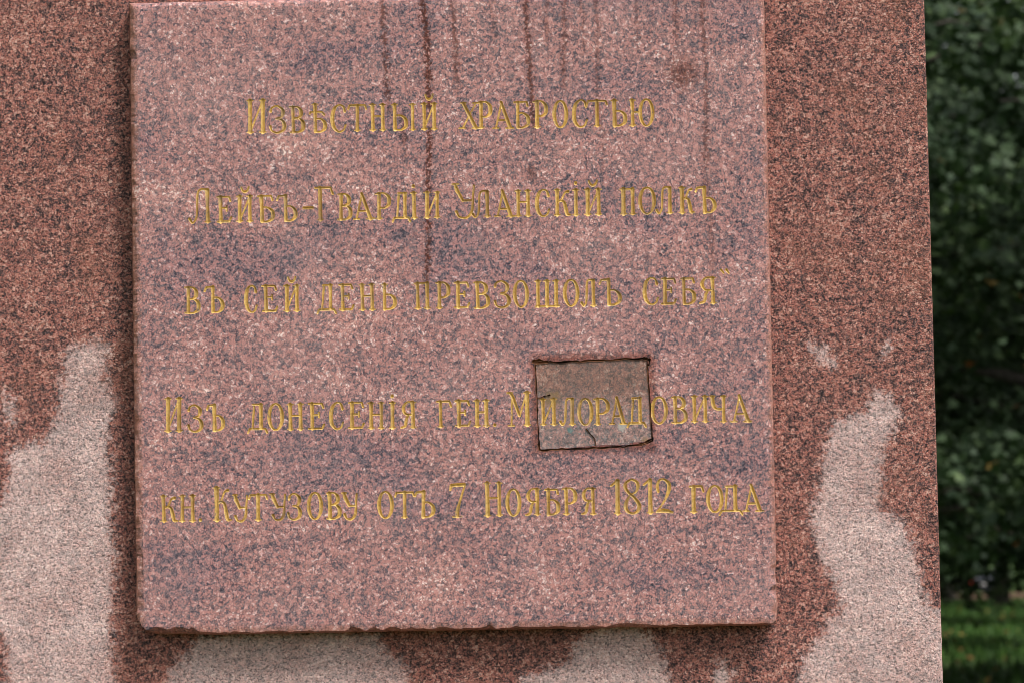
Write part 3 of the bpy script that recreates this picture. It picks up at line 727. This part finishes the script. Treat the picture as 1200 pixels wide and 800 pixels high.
def leaf_mat(name, dark, mid, light, autumn=.012):
    M = Mat(name); g = M.t.nodes.new('ShaderNodeNewGeometry').outputs['Random Per Island']
    o = M.t.nodes.new('ShaderNodeObjectInfo').outputs['Random']
    st = [(0, dark), (.5, mid), (.97 - autumn, light)]
    c = M.ramp(g, st)
    c = M.mix(M.math('GREATER_THAN', g, 1 - autumn), c, (.20, .12, .025)); c = M.mix(M.math('GREATER_THAN', g, 1 - autumn * .4), c, (.32, .09, .025))
    c = M.mix(M.math('MULTIPLY', o, .35), c, mid)
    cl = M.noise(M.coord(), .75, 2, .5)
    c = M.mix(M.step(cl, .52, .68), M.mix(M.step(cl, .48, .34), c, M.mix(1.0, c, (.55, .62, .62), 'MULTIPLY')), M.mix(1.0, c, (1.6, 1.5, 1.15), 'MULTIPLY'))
    M.set(color=c, rough=.6, spec=.22)
    return M.m
M_LEAF = leaf_mat('broad_leaf', (.022, .040, .020), (.032, .054, .024), (.046, .074, .030), .006)
M_LEAF2 = leaf_mat('lighter_leaf', (.026, .050, .018), (.040, .070, .023), (.058, .092, .032), .006)
M_GRASS = leaf_mat('grass_blade', (.022, .052, .011), (.042, .098, .018), (.070, .140, .030), .004)
def bark():
    M = Mat('bark'); co = M.coord(); n = M.noise(M.mapping(co, (5, 5, 1)), 3, 4, .65)
    M.set(color=M.ramp(n, [(.3, (.018, .015, .012)), (.55, (.055, .047, .040)), (.75, (.10, .088, .075))]), rough=.95, spec=.2)
    M.bump(n, .03, .8); return M.m
M_BARK = bark()

LEAF = np.array([(0, 0), (.30, .16), (.52, .02), (.40, .38), (.58, .62), (.22, .66), (0, 1.0), (-.22, .66), (-.58, .62), (-.40, .38), (-.52, .02), (-.30, .16)])
def leaves(cent, nper, spread, size, r, lobed=True, up=.6):
    """leaf mesh arrays: many small leaves gathered in clumps round the given centres"""
    n = len(cent) * nper
    base = np.repeat(cent, nper, 0) + r.normal(0, 1, (n, 3)) * np.array(spread)
    nrm = r.normal(0, 1, (n, 3)); nrm[:, 2] = np.abs(nrm[:, 2]) + up; nrm /= np.linalg.norm(nrm, axis=1)[:, None]
    t = np.cross(nrm, r.normal(0, 1, (n, 3))); t /= np.linalg.norm(t, axis=1)[:, None]
    t[:, 2] -= .45; t /= np.linalg.norm(t, axis=1)[:, None]
    bt = np.cross(nrm, t); bt /= np.linalg.norm(bt, axis=1)[:, None]
    sz = size * r.uniform(.6, 1.3, n)
    shp = LEAF if lobed else np.array([(0, 0), (.34, .45), (0, 1.0), (-.34, .45)])
    m = len(shp)
    fold = (np.abs(shp[:, 0]) * .25)
    V = base[:, None] + sz[:, None, None] * (shp[None, :, 0, None] * bt[:, None] + shp[None, :, 1, None] * t[:, None] + fold[None, :, None] * nrm[:, None])
    return V.reshape(-1, 3), np.arange(n * m).reshape(n, m)
def tube(path, radii, sides=8):
    path = np.array(path, float); V = []; n = len(path)
    for i in range(n):
        d = path[min(i + 1, n - 1)] - path[max(i - 1, 0)]; d /= np.linalg.norm(d) + 1e-9
        u = np.cross(d, (0.31, .9, .2)); u /= np.linalg.norm(u); w = np.cross(d, u)
        for k in range(sides):
            a = 2 * math.pi * k / sides; V.append(path[i] + radii[i] * (math.cos(a) * u + math.sin(a) * w))
    q = [(i * sides + k, i * sides + (k + 1) % sides, (i + 1) * sides + (k + 1) % sides, (i + 1) * sides + k) for i in range(n - 1) for k in range(sides)]
    return np.array(V), np.array(q)
def join(parts):
    V, Q, o = [], [], 0
    for v, q in parts: V.append(v); Q.append(q + o); o += len(v)
    return np.concatenate(V), np.concatenate(Q)
def tree_meshes(seed, H, R, base, trunk_r, nclump, nper, leaf, spread, lobed, mat, limbs=16, lean=0.0):
    """returns trunk object and crown object data for a tree standing at the origin"""
    r = np.random.default_rng(seed)
    top = H * .82
    tp = [np.array([lean * max(0, z / top) ** 1.3 + .12 * R * math.sin(z * .7 + seed) * (z / top), .1 * R * math.cos(z * .6 + seed) * (z / top), z]) for z in np.linspace(-.15, top, 9)]
    tr_ = [trunk_r * (1.35 if i == 0 else 1) * (1 - .88 * i / 8) for i in range(9)]
    parts = [tube(tp, tr_, 10)]; tips = []
    for i in range(limbs):
        f = r.uniform(max(.12, base / H * .9), .98); z = top * f; k = min(7, int(f * 8)); s0 = tp[k] + (tp[k + 1] - tp[k]) * (f * 8 - k)
        a = i * 2.4 + r.uniform(-.4, .4); L = R * r.uniform(.6, .98) * (1 - .45 * abs(f - .42))
        rise = r.uniform(-.12, .55) * L; dr = r.uniform(.05, .35) * L
        p = [s0 + np.array([math.cos(a) * L * t, math.sin(a) * L * t, rise * t - dr * t * t * (1.2 if f < .45 else .4)]) + r.normal(0, .04 * L, 3) * (t > 0) for t in (0, .3, .6, .85, 1.0)]
        for q in p[1:]: q[2] = max(q[2], min(base * 1.0 + .3, s0[2]))
        parts.append(tube(p, [trunk_r * .42 * (1 - f * .5) * s for s in (1, .75, .5, .28, .1)], 6))
        for t in r.uniform(.3, 1.08, max(1, nclump // limbs)):
            q = p[0] + (p[-1] - p[0]) * t; q[2] = np.interp(t, (0, .3, .6, .85, 1), [w[2] for w in p])
            tips.append(q + r.normal(0, .11 * R, 3) * np.array([1, 1, .8]))
    tips = np.array(tips); tips[:, 2] = np.maximum(tips[:, 2], base + np.where(r.uniform(0, 1, len(tips)) < .10, r.uniform(-1.0, 0, len(tips)), r.uniform(0, 1.4, len(tips))))
    return join(parts), leaves(tips, nper, spread, leaf, r, lobed)

def make_tree(name, spec, loc, rz=0, sc=1.0, label='', group='trees of the park grove'):
    root = empty(name, loc); root.rotation_euler.z = rz; root.scale = (sc,) * 3
    (tv, tq), (lv, lp) = tree_meshes(*spec)
    link('trunk', tv, tq, M_BARK, root, True)
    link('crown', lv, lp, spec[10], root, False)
    return tag(root, label, 'tree', group)
def copy_tree(src, loc, rz, sc, label):
    c = src.copy(); COL.objects.link(c); c.location = loc; c.rotation_euler.z = rz; c.scale = (sc, sc, sc * random.uniform(.92, 1.1)); c['label'] = label
    for ch in list(src.children):
        k = ch.copy(); COL.objects.link(k); k.parent = c
    return c
def gp(px, Y):     # where photo column px meets the ground at depth Y
    p = at(px, 660, Y); return (p[0], Y, float(ground_z(p[0], np.float64(Y))))
NEAR = (5, 13.5, 5.6, 2.3, .30, 250, 130, .135, (.52, .52, .17), True, M_LEAF, 34)
FAR = (9, 15.0, 6.0, 2.2, .34, 420, 34, .34, (.75, .75, .5), False, M_LEAF2, 26)
FAR2 = (14, 17.0, 6.5, 3.0, .40, 420, 34, .36, (.8, .8, .5), False, M_LEAF, 26)
lab_hid = 'one of the dense dark green trees of the grove behind the obelisk'
near = make_tree('broadleaf_tree', NEAR, gp(1352, 41), 1.1, 1.0, 'nearest broad-leaved tree right of the obelisk, its dark leafy boughs hanging beside the stone edge')
for px, Y, rz, sc in ((1020, 64, 0.7, 1.45), (905, 47, 2.5, 1.0), (1700, 46, 4.0, 1.08), (400, 52, .4, 1.1), (-250, 47, 3.2, .96), (1275, 62, 5.1, 1.12), (1480, 66, .9, 1.05), (2100, 56, 2.0, 1.1), (760, 70, 3.9, 1.1), (100, 68, 1.7, 1.15)):
    copy_tree(near, gp(px, Y), rz, sc, lab_hid)
fa = make_tree('oak_tree', FAR, gp(1112, 182), .5, .95, 'far tree with dark trunk by the reddish path, close beside the obelisk edge')
fb = copy_tree(fa, gp(1172, 164), 2.2, 1.0, 'far tree on the bright grass strip right of the parked car, its foliage hanging low')
fc = make_tree('oak_tree', FAR2, gp(1240, 118), 1.9, 1.0, lab_hid)
for i, (px, Y) in enumerate(((1045, 92), (980, 84), (1290, 88), (980, 112), (1075, 128), (1330, 150), (820, 140), (1420, 175), (600, 120), (400, 150), (200, 118), (0, 140), (1600, 128), (1800, 160), (2000, 120), (1210, 250), (1290, 262), (1135, 268), (1060, 255), (950, 240), (800, 250), (600, 245), (1400, 248), (1560, 255), (1720, 240), (300, 250), (50, 240))):
    copy_tree(fc if i % 2 else fa, gp(px, Y), i * 1.7, 1.0 + .18 * math.sin(i * 2.3), lab_hid)
# the closed edge of the wood beyond: one mass of foliage
def wood():
    r = np.random.default_rng(99); n = 3600
    x = r.uniform(-150, 190, n); z = r.uniform(.3, 44, n); y = 300 + r.uniform(0, 22, n) + 4 * np.sin(x * .11)
    lv, lp = leaves(np.stack([x, y, z], -1), 26, (1.3, 1.3, 1.0), .75, r, False, .2)
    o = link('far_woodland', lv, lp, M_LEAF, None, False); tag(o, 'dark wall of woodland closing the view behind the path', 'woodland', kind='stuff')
wood()
def grass():
    r = np.random.default_rng(123); n = 52000
    y = 60 + 128 * r.uniform(0, 1, n) ** .8; x = (y + 7) * r.uniform(-.12, .24, n) + r.normal(0, 1, n)
    z = ground_z(x, y) + .10 * (vnoise(x / 9, y / 9, 31) - .5)
    h = r.uniform(.10, .30, n) * (.7 + .8 * vnoise(x / 3, y / 5, 77)); a = r.uniform(0, math.pi, n); w = .035 + r.uniform(0, .03, n)
    b0 = np.stack([x - np.cos(a) * w, y - np.sin(a) * w, z - .02], -1); b1 = np.stack([x + np.cos(a) * w, y + np.sin(a) * w, z - .02], -1)
    t = np.stack([x + r.normal(0, .06, n), y + r.normal(0, .06, n), z + h], -1)
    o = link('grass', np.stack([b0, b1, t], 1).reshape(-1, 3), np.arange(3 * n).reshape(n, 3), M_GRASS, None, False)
    tag(o, 'short green grass growing on the park lawn', 'grass', kind='stuff')
grass()
def litter():
    r = np.random.default_rng(5); n = 900
    y = 58 + 120 * r.uniform(0, 1, n); x = (y + 7) * r.uniform(-.10, .22, n)
    lv, lp = leaves(np.stack([x, y, ground_z(x, y) + .14], -1), 1, (.05, .05, .02), .16, r, True, 1.5)
    M = Mat('dead_leaf'); g = M.t.nodes.new('ShaderNodeNewGeometry').outputs['Random Per Island']
    M.set(color=M.ramp(g, [(0, (.09, .05, .02)), (.6, (.20, .10, .03)), (1, (.28, .19, .05))]), rough=.8, spec=.2)
    o = link('fallen_leaves', lv, lp, M.m, None, False); tag(o, 'brown fallen leaves strewn over the lawn', 'leaves', kind='stuff')
litter()

# ------------------------------------------------------------------ a car parked at the path
def car():
    def simple(name, col, rough=.4, metal=0.0):
        M = Mat(name); n = M.noise(M.coord(), 3, 2, .5)
        c = M.mix(n, tuple(v * .85 for v in col), col); return M.set(color=c, rough=rough, metal=metal)
    paint = simple('dark_car_paint', (.012, .014, .020), .25); glass = simple('car_glass', (.025, .06, .12), .5)
    red = simple('lamp_red', (.45, .03, .02), .3); pale = simple('pale_trim', (.62, .62, .60), .5); tyre = simple('tyre_rubber', (.012, .012, .012), .9); chrome = simple('steel_rim', (.5, .5, .5), .35, .8)
    g = gp(1147, 212)
    root = empty('parked_car', g); root.rotation_euler.z = math.radians(4)
    tag(root, 'dark car seen from behind, parked on the far reddish path under the trees', 'car')
    # body profile along its length (y away), section half widths
    prof = [(-2.1, .35, .55), (-2.15, .62, .98), (-2.05, .98, 1.02), (-1.75, 1.42, 1.50), (-.6, 1.52, 1.58), (.45, 1.48, 1.54), (1.0, 1.02, 1.08), (2.0, .85, .90), (2.15, .5, .6)]
    V, Q = [], []
    for y, zb, zt in prof:
        top = zt > 1.2; wd = .62 if top else .86
        V += [(-.86, y, .28), (-.88, y, min(zb, .85)), (-wd, y, zt - .06), (-wd + .1, y, zt), (wd - .1, y, zt), (wd, y, zt - .06), (.88, y, min(zb, .85)), (.86, y, .28)]
    for i in range(len(prof) - 1):
        for k in range(8): Q.append((i * 8 + k, (i + 1) * 8 + k, (i + 1) * 8 + (k + 1) % 8, i * 8 + (k + 1) % 8))
    Q += [(0, 1, 6, 7), (1, 2, 5, 6), (2, 3, 4, 5)]; e = (len(prof) - 1) * 8; Q += [(e + 7, e + 6, e + 1, e), (e + 6, e + 5, e + 2, e + 1), (e + 5, e + 4, e + 3, e + 2)]
    link('body', V, np.array(Q), paint, root, False)
    def box(name, c, s, m, par):
        x, y, z = c; a, b, d = (v / 2 for v in s); k = .82
        v = [(x - a, y + b, z - d), (x + a, y + b, z - d), (x + a, y + b, z + d), (x - a, y + b, z + d), (x - a * k, y - b, z - d * k), (x + a * k, y - b, z - d * k), (x + a * k, y - b, z + d * k), (x - a * k, y - b, z + d * k)]
        return link(name, v, np.array([(4, 5, 6, 7), (1, 0, 3, 2), (0, 1, 5, 4), (1, 2, 6, 5), (2, 3, 7, 6), (3, 0, 4, 7)]), m, par)
    link('rear_window', [(-.66, -2.035, 1.05), (.66, -2.035, 1.05), (.55, -1.82, 1.40), (-.55, -1.82, 1.40)], np.array([(0, 1, 2, 3)]), glass, root)
    for s in (-1, 1): box('tail_light', (s * .70, -2.16, .84), (.22, .05, .20), red, root)
    box('bumper', (0, -2.2, .46), (1.72, .14, .20), paint, root)
    box('number_plate', (0, -2.18, .70), (.52, .03, .12), pale, root)
    for x in (-.78, .78):
        for y in (-1.35, 1.35):
            a = np.linspace(0, 2 * math.pi, 19)[:-1]; v = []
            for xx, rr in ((-.1, .26), (-.1, .31), (.1, .31), (.1, .26)): v += [(x + xx, y + rr * math.cos(t), .32 + rr * math.sin(t)) for t in a]
            q = [(i * 18 + k, i * 18 + (k + 1) % 18, (i + 1) * 18 + (k + 1) % 18, (i + 1) * 18 + k) for i in range(3) for k in range(18)]
            w = empty('wheel'); w.parent = root
            link('tyre', v, np.array(q), tyre, w, True)
            rv = [(x + math.copysign(.08, x), y + .26 * math.cos(t), .32 + .26 * math.sin(t)) for t in a] + [(x + math.copysign(.1, x), y, .32)]
            link('rim', rv, np.array([(k, (k + 1) % 18, 18) for k in range(18)]), chrome, w)
car()
